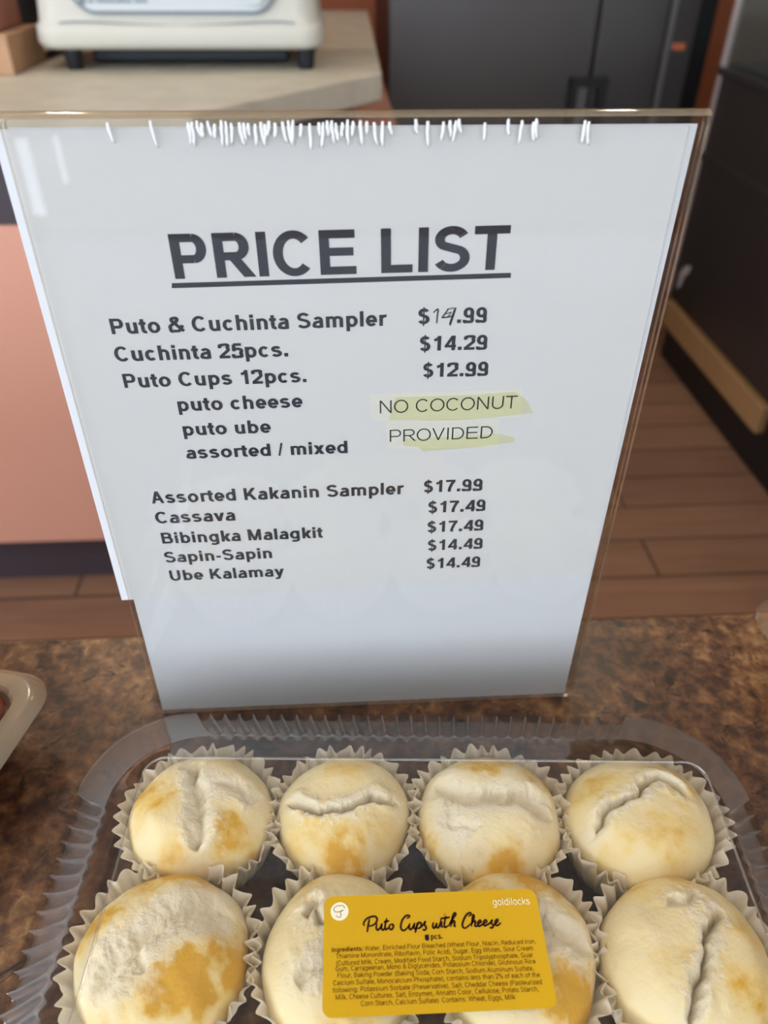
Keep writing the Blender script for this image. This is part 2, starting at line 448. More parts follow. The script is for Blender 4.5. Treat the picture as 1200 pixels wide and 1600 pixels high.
# pale appliance on four feet
def appliance():
    t = thing('countertop_appliance', 'cream countertop appliance with pale blue front panel on dark feet', 'kitchen appliance', (-0.27, 1.43, CT))
    cx, cy = -0.2685, 1.44
    prof = [(0.0, .147, .018), (.006, .143, .0), (.0, 0, 0)]
    lv = [(.147, .232, .135, .03), (.150, .240, .146, .035), (.158, .2465, .151, .04), (.175, .2455, .150, .04), (.183, .2445, .149, .04), (.186, .240, .146, .04),
          (.20, .238, .145, .04), (.26, .233, .143, .045), (.36, .225, .138, .05), (.43, .215, .13, .055), (.455, .195, .112, .055), (.462, .16, .08, .05)]
    loops = [[(x, y, z) for x, y in rrect(cx, cy, hx, hy, r)] for z, hx, hy, r in lv]
    obj('body', loft(loops, True, True), M['cream'], t, angle=50)
    sp = [(-.502, .166), (-.488, .178), (-.462, .187), (-.42, .1885), (-.34, .185), (-.2685, .1835), (-.197, .185), (-.117, .1885), (-.075, .187), (-.049, .178), (-.035, .166)]
    obj('seam', tube([(x, 1.2965 - .0035 * (1 if abs(x - cx) < .2 else 0) + (.004 if abs(x - cx) > .225 else 0), z) for x, z in catmull(sp, 4)], .0013, 6), M['greyline'], t, smooth=True)
    # front panel: rounded plate with a thin grey border
    def plate(h, w0, z0, z1, y0, y1, r, droop):
        pts = rrect(0, 0, w0, (z1 - z0) / 2, r, 10)
        bm = bmesh.new()
        f = bm.faces.new([bm.verts.new((h + px, y0, (z0 + z1) / 2 + pz - (droop * (1 - (px / w0) ** 2) if pz < 0 else 0))) for px, pz in pts])
        rr = bmesh.ops.extrude_face_region(bm, geom=[f])
        bmesh.ops.translate(bm, verts=[v for v in rr['geom'] if isinstance(v, bmesh.types.BMVert)], vec=(0, y1 - y0, 0))
        bmesh.ops.recalc_face_normals(bm, faces=bm.faces)
        return bm
    obj('panel_border', plate(cx, .172, .202, .39, 1.288, 1.34, .04, .006), M['greyline'], t)
    pn = obj('front_panel', plate(cx, .166, .207, .384, 1.2855, 1.33, .036, .006), M['bluewhite'], t)
    bm = bmesh.new()
    bmesh.ops.create_cone(bm, cap_ends=True, segments=20, radius1=.006, radius2=.006, depth=.002, matrix=Matrix.Translation((-.418, 1.2850, .2185)) @ Matrix.Rotation(R(90), 4, 'X'))
    obj('round_emblem', bm, M['greyline'], pn)
    bm = bmesh.new()
    rnd = random.Random(3)
    x = -.408
    while x < -.312:
        w = rnd.uniform(.0025, .005)
        box(bm, x, x + w, 1.2845, 1.2856, .2160, .2160 + rnd.uniform(.0042, .0056)); x += w + .0016
        if rnd.random() < .2: x += .004
    obj('faint_lettering', bm, M['greyline'], pn)
    bm = bmesh.new()
    bmesh.ops.create_cone(bm, cap_ends=True, segments=24, radius1=.02, radius2=.018, depth=.012, matrix=Matrix.Translation((-.135, 1.282, .232)) @ Matrix.Rotation(R(90), 4, 'X'))
    obj('control_knob', bm, M['bluewhite'], t)
    for fx in (-.4615, -.0559):
        for fy in (1.325, 1.55):
            lo = [[(fx + r * math.cos(a * math.pi / 10), fy + r * math.sin(a * math.pi / 10), z) for a in range(20)] for z, r in ((CT, .0125), (CT + .002, .0135), (.150, .0175))]
            obj('foot', loft(lo, True, True), M['rubber'], t, angle=40)
    obj('under_shade_block', bx(-.44, -.09, 1.37, 1.56, .121, .150, bev=.004), M['rubber'], t)  # dark block added to stand in for the shadow below the body
appliance()

t = thing('carton', 'tan cardboard box lying lowest at the left end of the quartz counter', 'box', (-.68, 1.33, CT))
obj('carton_body', bx(-.84, -.545, 1.255, 1.44, CT, .172, bev=.002), M['carton_tan'], t)
obj('lid_flap', bx(-.842, -.543, 1.252, 1.30, .168, .1735, bev=.001), M['carton_tan'], t)
t = thing('carton', 'pinkish brown box stacked on top of the tan box', 'box', (-.68, 1.33, .1735))
obj('carton_body', bx(-.87, -.574, 1.262, 1.44, .1735, .29, bev=.003), M['carton_pink'], t)
obj('lid_flap', bx(-.872, -.572, 1.259, 1.31, .286, .292, bev=.001), M['carton_pink'], t)
t = thing('kettle', 'dark upright appliance half hidden between the boxes and the cream machine', 'kitchen appliance', (-.70, 1.80, CT))
lo = [[(-.70 + r * math.cos(a * math.pi / 16), 1.80 + r * math.sin(a * math.pi / 16), z) for a in range(32)] for z, r in ((CT, .075), (.13, .08), (.20, .078), (.36, .062), (.38, .05))]
obj('body', loft(lo, True, True), M['black'], t, angle=40)
obj('spout_handle', tube([(-.64, 1.75, .20), (-.60, 1.71, .22), (-.595, 1.70, .28), (-.645, 1.75, .33)], .009), M['black'], t, smooth=True)
tag(obj('power_cord', tube([(-.62, 1.48, .121), (-.58, 1.44, .121), (-.545, 1.45, .122), (-.54, 1.52, .125), (-.56, 1.60, .126)], .007), M['black'], smooth=True),
    'black cord curling out behind the cream machine beside the boxes', 'cord')

# dark refrigerator
t = thing('refrigerator', 'tall dark steel refrigerator against the orange back wall', 'refrigerator', (.6, 2.7, FZ))
obj('cabinet', bx(.15, 1.112, 2.34, 3.05, FZ + .06, 1.45, bev=.006), M['black'], t)
for nm, a, b, h in (('door', .150, .752, 1), ('door', .758, .955, -1)):
    d = obj(nm, bx(a, b, 2.295, 2.338, FZ + .1, 1.43, bev=.006), M['steel'], t)
    if h == 1:
        bm = bmesh.new()
        box(bm, .69, .712, 2.262, 2.30, -.30, -.045); box(bm, .69, .80, 2.262, 2.285, -.06, -.035)
        obj('handle', bm, M['black'], d)
        obj('handle_plate', bx(.714, .748, 2.29, 2.2975, -.30, -.062), M['steel_light'], d)
    else:
        obj('handle', bx(.775, .797, 2.262, 2.30, -.30, -.045, bev=.003), M['black'], d)
obj('side_column', bx(.958, 1.045, 2.30, 2.338, FZ + .1, 1.43, bev=.004), M['steel'], t)
obj('column_trim', bx(.958, .974, 2.292, 2.302, FZ + .1, 1.43), M['steel_light'], t)
obj('kick_plate', bx(.17, 1.03, 2.38, 3.0, FZ, FZ + .06), M['case_dark'], t)
tag(obj('magnet', bx(.982, 1.02, 2.293, 2.2995, .03, .048, bev=.002), M['orange']), 'small reddish tag on the narrow dark column beside the refrigerator door', 'magnet')

# display case on the right
t = thing('display_case', 'dark brown display case with glass upper half on the right', 'display case', (1.35, 1.4, FZ))
cx0, cx1, cy0, cy1 = 1.03, 1.75, .75, 2.04
obj('plinth', bx(cx0 + .01, cx1, cy0 + .05, cy1 - .03, FZ, -.69), M['case_dark'], t)
obj('bottom_trim', bx(cx0 - .012, cx0 + .03, 1.335, cy1 - .02, -.69, -.615, bev=.004), M['trimwood'], t)
obj('lower_panel', bx(cx0, cx1, cy0, cy1, -.60, .005, bev=.004), M['case'], t)
obj('reflection_strip', bx(cx0 - .008, cx0 + .01, cy0, cy1 - .01, -.205, -.185, bev=.002), M['case'], t)  # added strip standing in for a line of reflected light on the panel
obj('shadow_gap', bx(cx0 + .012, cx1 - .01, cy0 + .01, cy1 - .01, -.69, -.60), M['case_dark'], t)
obj('sill', bx(cx0 - .012, cx1, cy0, cy1, .005, .024, bev=.003), M['case'], t)
obj('glass_pane', bx(cx0, cx0 + .006, cy0 + .02, cy1 - .02, .024, .80), M['glass'], t)
obj('end_glass', bx(cx0 + .01, cx1, cy1 - .02, cy1 - .014, .024, .80), M['glass'], t)
obj('inner_floor', bx(cx0 + .02, cx1 - .02, cy0 + .02, cy1 - .03, .024, .034), M['case'], t)
obj('shelf', bx(cx0 + .12, cx1 - .02, cy0 + .05, cy1 - .08, .21, .222), M['steel_light'], t)
obj('rear_panel', bx(cx1 - .02, cx1, cy0, cy1, .024, .80), M['case'], t)
obj('corner_post', bx(cx0 - .006, cx0 + .012, cy1 - .012, cy1 + .006, -.60, .80, bev=.002), M['post'], t)
obj('top_cover', bx(cx0 - .01, cx1, cy0, cy1 + .006, .80, .86, bev=.004), M['case'], t)
bm = bmesh.new()
pts = [(1.955, -.485), (1.925, -.478), (1.935, -.505), (1.955, -.515), (1.965, -.555), (1.985, -.565), (1.985, -.515)]
f = bm.faces.new([bm.verts.new((cx0 - .0004, y, z)) for y, z in pts])
rr = bmesh.ops.extrude_face_region(bm, geom=[f])
bmesh.ops.translate(bm, verts=[v for v in rr['geom'] if isinstance(v, bmesh.types.BMVert)], vec=(-.0012, 0, 0))
bmesh.ops.recalc_face_normals(bm, faces=bm.faces)
obj('torn_sticker', bm, M['sticker'], t, label='torn white sticker scrap')

# ------------------------------------------------------------------ the near counter
t = thing('display_counter', 'brown speckled granite counter carrying the sign and cakes', 'counter', (0, -.35, FZ))
obj('granite_top', bx(-1.0, 1.0, -.75, .0575, -.035, 0, bev=.002), M['granite'], t)
obj('cabinet', bx(-.97, .97, -.70, .02, FZ, -.035), M['cabinet'], t)

# ------------------------------------------------------------------ stroke lettering
CAP, XH, DS = .716, .519, -.205
ADV = dict(zip('ABCDEFGHIKLMNOPRSTUVW', (.70, .70, .722, .722, .667, .611, .778, .722, .278, .722, .611, .833, .722, .778, .667, .722, .667, .611, .722, .667, .944)))
ADV.update(dict(zip('abcdefghiklmnoprstuvwxyz', (.556, .611, .556, .611, .556, .333, .611, .611, .278, .556, .278, .889, .611, .611, .611, .389, .556, .333, .611, .556, .778, .556, .556, .5))))
ADV.update({c: .556 for c in '0123456789$'})
ADV.update({'R': .69, 'I': .262, 'C': .71, 'E': .70})
ADV.update({' ': .278, '.': .278, ',': .278, ':': .30, '-': .333, '/': .278, '(': .333, ')': .333, '&': .722, '%': .86})

def glyph(ch, wx, wy):
    """quads of one letter, built from pen strokes of width wx (upright) and wy (level)"""
    h, v = wx / 2, wy / 2
    q = []
    def rib(pts):
        P = [Vector(p) for p in pts]
        L = []
        for i, p in enumerate(P):
            tg = (P[min(i + 1, len(P) - 1)] - P[max(i - 1, 0)])
            if tg.length < 1e-9: tg = Vector((1, 0))
            tg.normalize()
            n = Vector((-tg.y * h, tg.x * v))
            L.append((p + n, p - n))
        for a, b in zip(L, L[1:]): q.append((a[0], a[1], b[1], b[0]))
    V = lambda x, y0, y1: q.append(((x - h, y0), (x + h, y0), (x + h, y1), (x - h, y1)))
    H = lambda y, x0, x1: q.append(((x0, y - v), (x1, y - v), (x1, y + v), (x0, y + v)))
    def D(x0, y0, x1, y1, k=1.0):
        w = h * k * math.hypot(x1 - x0, y1 - y0) / abs(y1 - y0)
        w = min(w, h * 1.45)
        q.append(((x0 - w, y0), (x0 + w, y0), (x1 + w, y1), (x1 - w, y1)))
    def E(cx, cy, rx, ry, a0, a1):
        n = max(6, int(abs(a1 - a0) / 10))
        rib([(cx + rx * math.cos(R(a0 + (a1 - a0) * i / n)), cy + ry * math.sin(R(a0 + (a1 - a0) * i / n))) for i in range(n + 1)])
    P = lambda *p: rib(catmull(p))
    dot = lambda x, y0: q.append(((x - h * 1.05, y0), (x + h * 1.05, y0), (x + h * 1.05, y0 + 2 * h * 1.05), (x - h * 1.05, y0 + 2 * h * 1.05)))
    l, C, X = .072 + h, CAP, XH
    def SS(cx, x1, x2, top):
        k = (top - 2 * v + .02) / 2; r1, r2 = .475 * k, .525 * k
        y1, y2 = top - v + .01 - r1, v - .01 + r2
        up_ = [(cx + x1 * math.cos(R(a)), y1 + r1 * math.sin(R(a))) for a in range(22, 232, 10)]
        dn_ = [(cx + x2 * math.cos(R(a)), y2 + r2 * math.sin(R(a))) for a in range(52, -164, -10)]
        rib(up_ + [((up_[-1][0] * 2 + dn_[0][0]) / 3, (up_[-1][1] * 2 + dn_[0][1]) / 3), ((up_[-1][0] + dn_[0][0] * 2) / 3, (up_[-1][1] + dn_[0][1] * 2) / 3)] + dn_)
    o = v - .010                                  # overshoot line
    if ch == 'A': D(.03 + h * 1.1, 0, .35, C, .95); D(.67 - h * 1.1, 0, .35, C, .95); H(.235, .17, .53)
    elif ch == 'B':
        V(l, 0, C); H(C - v, l, .40); H(.385, l, .40); H(v, l, .42)
        E(.40, (C - v + .385) / 2, .60 - h - .40, (C - v - .385) / 2, 90, -90); E(.42, (.385 + v) / 2, .655 - h - .42, (.385 - v) / 2, 90, -90)
    elif ch in 'CG':
        E(.375, C / 2, .33 - h, C / 2 - o, 42 if ch == 'C' else 46, 318 if ch == 'C' else 330)
        if ch == 'G': V(.69 - h, .07, .36); H(.36 - v, .42, .69)
    elif ch == 'D':
        V(l, 0, C); H(C - v, l, .34); H(v, l, .34); E(.34, C / 2, .675 - h - .34, C / 2 - v, 90, -90)
    elif ch in 'EF':
        V(l, 0, C); H(C - v, l, .635 if ch == 'E' else .57); H(.37, l, .61 if ch == 'E' else .52)
        if ch == 'E': H(v, l, .65)
    elif ch == 'H': V(l, 0, C); V(.65 - h, 0, C); H(.38, l, .65 - h)
    elif ch == 'I': V(.139, 0, C)
    elif ch == 'K': V(l, 0, C); D(l + h * .6, .22, .60 - h * .4, C); D(.33, .40, .70 - h * 1.2, 0)
    elif ch == 'L': V(l, 0, C); H(v, l, .58)
    elif ch == 'M': V(l, 0, C); V(.763 - h, 0, C); D(l + h * .2, C, .4165, 0, .9); D(.763 - h * 1.2, C, .4165, 0, .9)
    elif ch == 'N': V(l, 0, C); V(.65 - h, 0, C); D(l, C, .65 - h, 0, .95)
    elif ch == 'O': E(.389, C / 2, .35 - h, C / 2 - o, 0, 360)
    elif ch in 'PR':
        V(l, 0, C); H(C - v, l, .42); m = .315 if ch == 'P' else .345
        H(m, l, .42); E(.42, (C - v + m) / 2, .63 - h - .42, (C - v - m) / 2, 90, -90)
        if ch == 'R': D(.36, m, .70 - h * 1.2, 0, 1.0)
    elif ch == 'S':
        SS(.333, .275 - h, .295 - h, C)
    elif ch == 'T': V(.3055, 0, C); H(C - v, .02, .59)
    elif ch == 'U': V(l, .26, C); V(.65 - h, .26, C); E((l + .65 - h) / 2, .26, (.65 - h - l) / 2, .26 - o, 180, 360)
    elif ch == 'V': D(.02 + h * 1.1, C, .3335, 0, .95); D(.647 - h * 1.1, C, .3335, 0, .95)
    elif ch == 'W':
        for a, b, c, d in ((.02 + h, C, .25, 0), (.25, 0, .472, C), (.472, C, .694, 0), (.694, 0, .924 - h, C)): D(a, b, c, d, .9)
    elif ch == 'a':
        r = .51 - h; V(r, .0, X - .17); E((r + .075 + h) / 2, X - .17, (r - .075 - h) / 2, .17 - o, 0, 158)
        P((r, .315), (.33, .285), (.17, .25), (.045 + h, .15), (.12, v + .015), (.235, o), (.38, .055), (r, .15))
    elif ch in 'bp':
        V(l - .005, 0 if ch == 'b' else DS, C if ch == 'b' else X); E(.318, X / 2, .255 - h, X / 2 - o, 0, 360)
    elif ch in 'dgq':
        V(.612 - l + .005, 0 if ch == 'd' else DS + .14, C if ch == 'd' else X); E(.294, X / 2, .255 - h, X / 2 - o, 0, 360)
        if ch == 'g': r = .612 - l + .005; E((r + .05 + h) / 2, DS + .15, (r - .05 - h) / 2, .15 - v, 0, -155)
    elif ch == 'c': E(.29, X / 2, .25 - h, X / 2 - o, 42, 318)
    elif ch == 'e': E(.285, X / 2, .25 - h, X / 2 - o, 0, 322); H(X / 2 - v * .25, .06 + h, .53)
    elif ch == 'f': V(.155, 0, X + .04); E(.155 + .125, X + .05, .125, C - o - X - .05, 180, 80); H(X - v, .01, .31)
    elif ch in 'hn':
        V(l, 0, C if ch == 'h' else X); r = .543 - h
        E((l + r) / 2, X - .19, (r - l) / 2, .19 - o, 180, 0); V(r, 0, X - .185)
    elif ch == 'i': V(.139, 0, X); q.append(((.139 - h, C - 2 * v - .02), (.139 + h, C - 2 * v - .02), (.139 + h, C), (.139 - h, C)))
    elif ch == 'k': V(l, 0, C); D(l + h * .6, .14, .50 - h * .4, X); D(.27, .30, .555 - h * 1.2, 0)
    elif ch == 'l': V(.139, 0, C)
    elif ch == 'm':
        m, r = .4445, .825 - h; V(l, 0, X); V(m, 0, X - .165); V(r, 0, X - .165)
        E((l + m) / 2, X - .17, (m - l) / 2, .17 - o, 180, 0); E((m + r) / 2, X - .17, (r - m) / 2, .17 - o, 180, 0)
    elif ch == 'o': E(.3055, X / 2, .265 - h, X / 2 - o, 0, 360)
    elif ch == 'r': V(l, 0, X); E(l + .185, X - .20, .185, .20 - o, 180, 72)
    elif ch == 's':
        SS(.275, .225 - h, .24 - h, X)
    elif ch == 't': V(.155, .13, C - .06); E(.155 + .12, .13, .12, .13 - o, 180, 285); H(X - v, .01, .31)
    elif ch == 'u': r = .543 - h; V(r, 0, X); V(l, .185, X); E((l + r) / 2, .19, (r - l) / 2, .19 - o, 180, 360)
    elif ch == 'v': D(.01 + h * 1.1, X, .278, 0); D(.546 - h * 1.1, X, .278, 0)
    elif ch == 'w':
        for a, b, c, d in ((.01 + h, X, .21, 0), (.21, 0, .389, X), (.389, X, .568, 0), (.568, 0, .768 - h, X)): D(a, b, c, d, .95)
    elif ch == 'x': D(.01 + h * 1.3, X, .546 - h * 1.3, 0); D(.01 + h * 1.3, 0, .546 - h * 1.3, X)
    elif ch == 'y': D(.01 + h * 1.1, X, .285, .02); D(.546 - h * 1.1, X, .25, -.07); P((.262, -.03), (.225, DS + v + .03), (.14, DS + v), (.05, DS + v + .005))
    elif ch == 'z': H(X - v, .03, .46); H(v, .03, .47); D(.09 + h, v, .40 - h * .4, X - v)
    elif ch == '1': V(.345, 0, C); D(.345 - h * .2, C - .03, .16, C - .21, .62) if False else rib([(.36, C - .03), (.29, C - .13), (.12, C - .215)])
    elif ch == '2':
        P((.045 + h, .50), (.10, .62), (.28, C - o), (.45, .635), (.51 - h, .52), (.45, .40), (.28, .24), (.12, .10), (.07, v)); H(v, .04, .515)
    elif ch == '4': V(.41 , 0, C); H(.205, .03, .53); D(.03 + h * .7, .205, .41 - h * .2, C, .85)
    elif ch == '5':
        H(C - v, .14, .49); rib([(.16, C - v), (.095 + h * .6, .345)]); P((.10, .355), (.20, .42), (.33, .44), (.47, .37), (.52 - h, .235), (.45, .075), (.27, o), (.11, .06), (.04 + h, .185))
    elif ch == '7': H(C - v, .04, .515); P((.475, C - v), (.36, .50), (.25, .22), (.225, 0))
    elif ch == '8': E(.278, .53, .225 - h, C - .53 - o, 0, 360); E(.278, .20, .245 - h, .20 - o, 0, 360)
    elif ch == '9': E(.27, .48, .235 - h, C - .48 - o, 0, 360); P((.505 - h, .50), (.50 - h, .30), (.42, .07), (.24, o), (.11, .05), (.06 + h * .6, .15))
    elif ch == '0': E(.278, C / 2, .24 - h, C / 2 - o, 0, 360)
    elif ch == '$':
        SS(.275, .225 - h, .24 - h, C)
        q.append(((.275 - .028, -.10), (.275 + .028, -.10), (.275 + .028, .79), (.275 - .028, .79)))
    elif ch == '.': dot(.139, 0)
    elif ch == ',': dot(.139, 0); rib([(.155, .04), (.15, -.04), (.10, -.12)])
    elif ch == ':': dot(.139, 0); dot(.139, X - 2.1 * h)
    elif ch == '-': H(.25, .05, .285)
    elif ch == '/': D(.02 + h * .5, -.01, .26 - h * .5, C + .01, .6)
    elif ch == '(': E(.40, .26, .27, .48, 125, 235)
    elif ch == ')': E(-.07, .26, .27, .48, 55, -55)
    elif ch == '&':
        P((.68, .05), (.52, .19), (.36, .38), (.22, .52), (.23, .63), (.33, C - o), (.44, .63), (.42, .52), (.27, .40), (.12, .29), (.08 + h * .4, .18), (.14, .06), (.29, o), (.47, .07), (.585, .21), (.63, .33))
    elif ch == '%': E(.20, .54, .13, .15, 0, 360); E(.66, .17, .13, .15, 0, 360); D(.26, 0, .60, C, .6)
    return q

def put_text(bm, text, wx, wy, P0, P1, height, ux, uy, up=None):
    """writes text from P0 to P1 (2-D points on a sheet whose axes are ux, uy and origin up), capitals `height` tall"""
    em = height / CAP
    tot = sum(ADV[c] for c in text) - .05 * 1
    d = Vector(P1) - Vector(P0)
    sx = d.length / (tot - .06)
    e1 = d.normalized(); e2 = Vector((-e1.y, e1.x))
    x = -.06 if text[0] not in 'Assc' else -.03
    nrm = ux.cross(uy); kq = 0
    for c in text:
        for quad in glyph(c, wx, wy):
            vs = []; kq += 1
            lift = up + nrm * (4e-6 * (kq % 40))
            for a, b in quad:
                p = Vector(P0) + e1 * ((x + a) * sx) + e2 * (b * em)
                vs.append(bm.verts.new(lift + ux * p.x + uy * p.y))
            try: bm.faces.new(vs)
            except ValueError: pass
        x += ADV[c]

# ------------------------------------------------------------------ the price sign
EX, EZ = Vector((1, 0, 0)), Vector((0, 0, 1))
sign = thing('sign_holder', 'clear acrylic upright sign holder standing behind the cake container', 'sign holder', (0, 0, 0))
def panel(y0, y1, hw=.108, z0=.0015, z1=.2794):
    bm = bmesh.new()
    pts = rrect(0, (z0 + z1) / 2, hw, (z1 - z0) / 2, .0025, 5)
    f = bm.faces.new([bm.verts.new((x, y0, z)) for x, z in pts])
    r = bmesh.ops.extrude_face_region(bm, geom=[f])
    bmesh.ops.translate(bm, verts=[v for v in r['geom'] if isinstance(v, bmesh.types.BMVert)], vec=(0, y1 - y0, 0))
    bmesh.ops.recalc_face_normals(bm, faces=bm.faces)
    for fc in bm.faces:
        if abs(fc.normal.y) < .5: fc.material_index = 1
    return bm
obj('front_panel', panel(.0, .0020), [M['acrylic'], M['acrylic_edge']], sign)
obj('back_panel', panel(.0040, .0060), [M['acrylic'], M['acrylic_edge']], sign)
bm = bmesh.new()
lo = []
for i in range(9):
    a = math.pi * i / 8
    lo.append((.003 - .003 * math.cos(a), .2794 + .0016 * math.sin(a)))
vv = [[bm.verts.new((x, y, z)) for y, z in lo] for x in (-.108, .108)]
for k in range(8): bm.faces.new((vv[0][k], vv[1][k], vv[1][k + 1], vv[0][k + 1]))
for w, s in ((vv[0], 1), (vv[1], -1)): bm.faces.new(w[::s])
bm.faces.new((vv[0][8], vv[1][8], vv[1][0], vv[0][0]))
obj('folded_top', bm, M['acrylic_edge'], sign, angle=40)
for y0, y1 in ((-.020, -.0005), (.0065, .034)):
    obj('base_foot', prism(rrect(0, (y0 + y1) / 2, .114, (y1 - y0) / 2, .008, 6), .0002, .0032, .0008), [M['foot']], sign, angle=30)
bm = bmesh.new()
rnd = random.Random(11)
for px in (156, 225, 285, 291, 299, 306, 317, 327, 338, 346, 354, 367, 374, 381, 392, 402, 409, 415, 425, 437, 446, 454, 467, 481, 496, 503, 510, 517, 524, 535, 543, 552, 564, 575, 587, 600, 612, 655, 675, 701, 712, 722, 727, 771, 809, 832, 851, 856, 938, 944):
    x = (px - 568) * .000185
    z = .2790 - rnd.uniform(0, .0012)
    n = 5
    L = rnd.uniform(.0035, .0075)
    dx = rnd.uniform(-.0008, .0012)
    pth, rad = [], []
    for i in range(n + 1):
        s = i / n
        pth.append((x + dx * s * s + rnd.uniform(-.00015, .00015), -.0011, z - L * s)); rad.append(.00064 * (1 - .45 * s) * (.5 + .5 * min(1, s * 3)) + .00015 * rnd.random())
    tube(pth, rad, 6, bm, up=(0, 1, 0))
bmesh.ops.scale(bm, vec=(1, .22, 1), verts=bm.verts)
obj('torn_tape_wrinkles', bm, M['tape'], sign, smooth=True, label='torn whitish tape wrinkles along the top edge')

# printed sheet and the plain sheet behind it, both standing in the holder
def sheet_bm(pts, y0, y1):
    bm = bmesh.new()
    f = bm.faces.new([bm.verts.new((x, y0, z)) for x, z in pts])
    r = bmesh.ops.extrude_face_region(bm, geom=[f])
    bmesh.ops.translate(bm, verts=[v for v in r['geom'] if isinstance(v, bmesh.types.BMVert)], vec=(0, y1 - y0, 0))
    bmesh.ops.recalc_face_normals(bm, faces=bm.faces)
    return bm
ps = thing('price_sheet', 'white printed price list sheet poking out of the holder at left', 'paper sheet', (0, .0027, .08))
obj('paper', sheet_bm([(-.1120, .0804), (.1040, .0862), (.1027, .2762), (-.1116, .2762)], .0026, .0028), M['paper'], ps)
tag(obj('backing_sheet', sheet_bm([(-.1070, .0006), (.1045, .0006), (.1055, .2766), (-.1065, .2766)], .0031, .0033), M['backpaper']),
    'plain white backing sheet showing below and right of the printed sheet', 'paper sheet')

YT = Vector((0, .00252, 0))
def sheet_text(name, items, wx, wy, mat, parent=ps, off=YT):
    bm = bmesh.new()
    for text, a, b, hgt in items: put_text(bm, text, wx, wy, a, b, hgt, EX, EZ, off)
    return obj(name, bm, mat, parent)
head = bmesh.new()
put_text(head, 'PRICE LIST', .158, .132, (-.0645, .2295), (.0490, .2311), .0151, EX, EZ, YT)
head.faces.new([head.verts.new(YT + EX * x + EZ * z) for x, z in ((-.0660, .2263), (.0512, .2281), (.0511, .2299), (-.0657, .2281))])
obj('printed_heading', head, M['ink'], ps)
B1, B2 = .162, .130
sheet_text('printed_item_names', [
    ('Puto & Cuchinta Sampler', (-.0896, .2099), (.0075, .2112), .0058), ('Cuchinta 25pcs.', (-.0902, .1993), (-.0280, .2000), .0058),
    ('Puto Cups 12pcs.', (-.0894, .1885), (-.0219, .1893), .0058), ('puto cheese', (-.0712, .1781), (-.0242, .1786), .0058),
    ('puto ube', (-.0709, .1672), (-.0372, .1676), .0058), ('assorted / mixed', (-.0711, .1564), (-.0072, .1572), .0058),
    ('Assorted Kakanin Sampler', (-.0888, .1347), (.0150, .1359), .0061), ('Cassava', (-.0887, .1242), (-.0556, .1246), .0061),
    ('Bibingka Malagkit', (-.0882, .1130), (-.0193, .1136), .0061), ('Sapin-Sapin', (-.0886, .1022), (-.0417, .1028), .0061),
    ('Ube Kalamay', (-.0882, .0913), (-.0376, .0919), .0062)], B1, B2, M['ink'])
sheet_text('printed_prices', [
    ('$', (.0193, .2116), (.0233, .2116), .0058), ('.99', (.0334, .2117), (.0440, .2118), .0058),
    ('$14.29', (.0203, .2010), (.0451, .2012), .0058), ('$12.99', (.0219, .1902), (.0464, .1904), .0058),
    ('$17.99', (.0242, .1363), (.0488, .1366), .0061), ('$17.49', (.0265, .1254), (.0510, .1257), .0061),
    ('$17.49', (.0266, .1146), (.0510, .1149), .0061), ('$14.49', (.0272, .1041), (.0516, .1045), .0061),
    ('$14.49', (.0270, .0933), (.0514, .0936), .0062)], B1, B2, M['ink'])

def stroke(bm, pts, w, O, ux, uy, taper=.35, n=7):
    """one pen or brush stroke through 2-D points, thinner at its ends"""
    P = [Vector(p) for p in catmull(pts, n)]
    L = []
    for i, p in enumerate(P):
        tg = P[min(i + 1, len(P) - 1)] - P[max(i - 1, 0)]
        if tg.length < 1e-12: tg = Vector((1, 0))
        tg.normalize()
        s = i / (len(P) - 1)
        ww = w / 2 * (1 - taper * abs(2 * s - 1) ** 3)
        nn = Vector((-tg.y, tg.x)) * ww
        L.append([bm.verts.new(O + ux * q.x + uy * q.y) for q in (p + nn, p - nn)])
    for a, b in zip(L, L[1:]): bm.faces.new((a[0], a[1], b[1], b[0]))
bm = bmesh.new()
for pts, w in (([(.0246, .2158), (.0262, .2171), (.0261, .2145), (.0260, .2117)], .00065), ([(.0300, .2172), (.0284, .2147), (.0277, .2138)], .0006),
               ([(.0277, .2138), (.0300, .2141), (.0322, .2146)], .0006), ([(.0326, .2176), (.0318, .2145), (.0309, .2108)], .0007), ([(.0322, .2172), (.0314, .2142), (.0306, .2112)], .0005),
               ([(.0289, .2152), (.0310, .2158), (.0299, .2143)], .0004), ([(.0294, .2170), (.0322, .2175)], .0004)):
    stroke(bm, pts, w, Vector((0, .00250, 0)), EX, EZ, .3)
obj('handwritten_correction', bm, M['pen'], ps, label='hand drawn 14 correcting the first price')

for nm, quad, hl, txt in (
    ('paper_slip', [(.0022, .1719), (.0613, .1717), (.0604, .1845), (.0018, .1838)], [(.0116, .1820), (.0400, .1822), (.0577, .1832), (.0632, .1790), (.0660, .1736), (.0480, .1718), (.0330, .1710), (.0090, .1722)], ('NO COCONUT', (.0055, .1751), (.0588, .1760), .0056)),
    ('paper_slip', [(.0085, .1585), (.0537, .1583), (.0529, .1713), (.0082, .1716)], [(.0150, .1630), (.0340, .1636), (.0534, .1645), (.0600, .1622), (.0596, .1602), (.0440, .1581), (.0228, .1568), (.0214, .1590), (.0150, .1600)], ('PROVIDED', (.0095, .1619), (.0507, .1626), .0056))):
    sl = obj(nm, sheet_bm(quad, .00250, .00258), M['slip'], ps, label='taped paper slip with yellow highlighter')
    bm = bmesh.new()
    bm.faces.new([bm.verts.new((x, .00246, z)) for x, z in hl])
    obj('highlighter_mark', bm, M['hilite'], sl)
    sheet_text('printed_note', [txt], .072, .066, M['thin_ink'], sl, Vector((0, .00242, 0)))

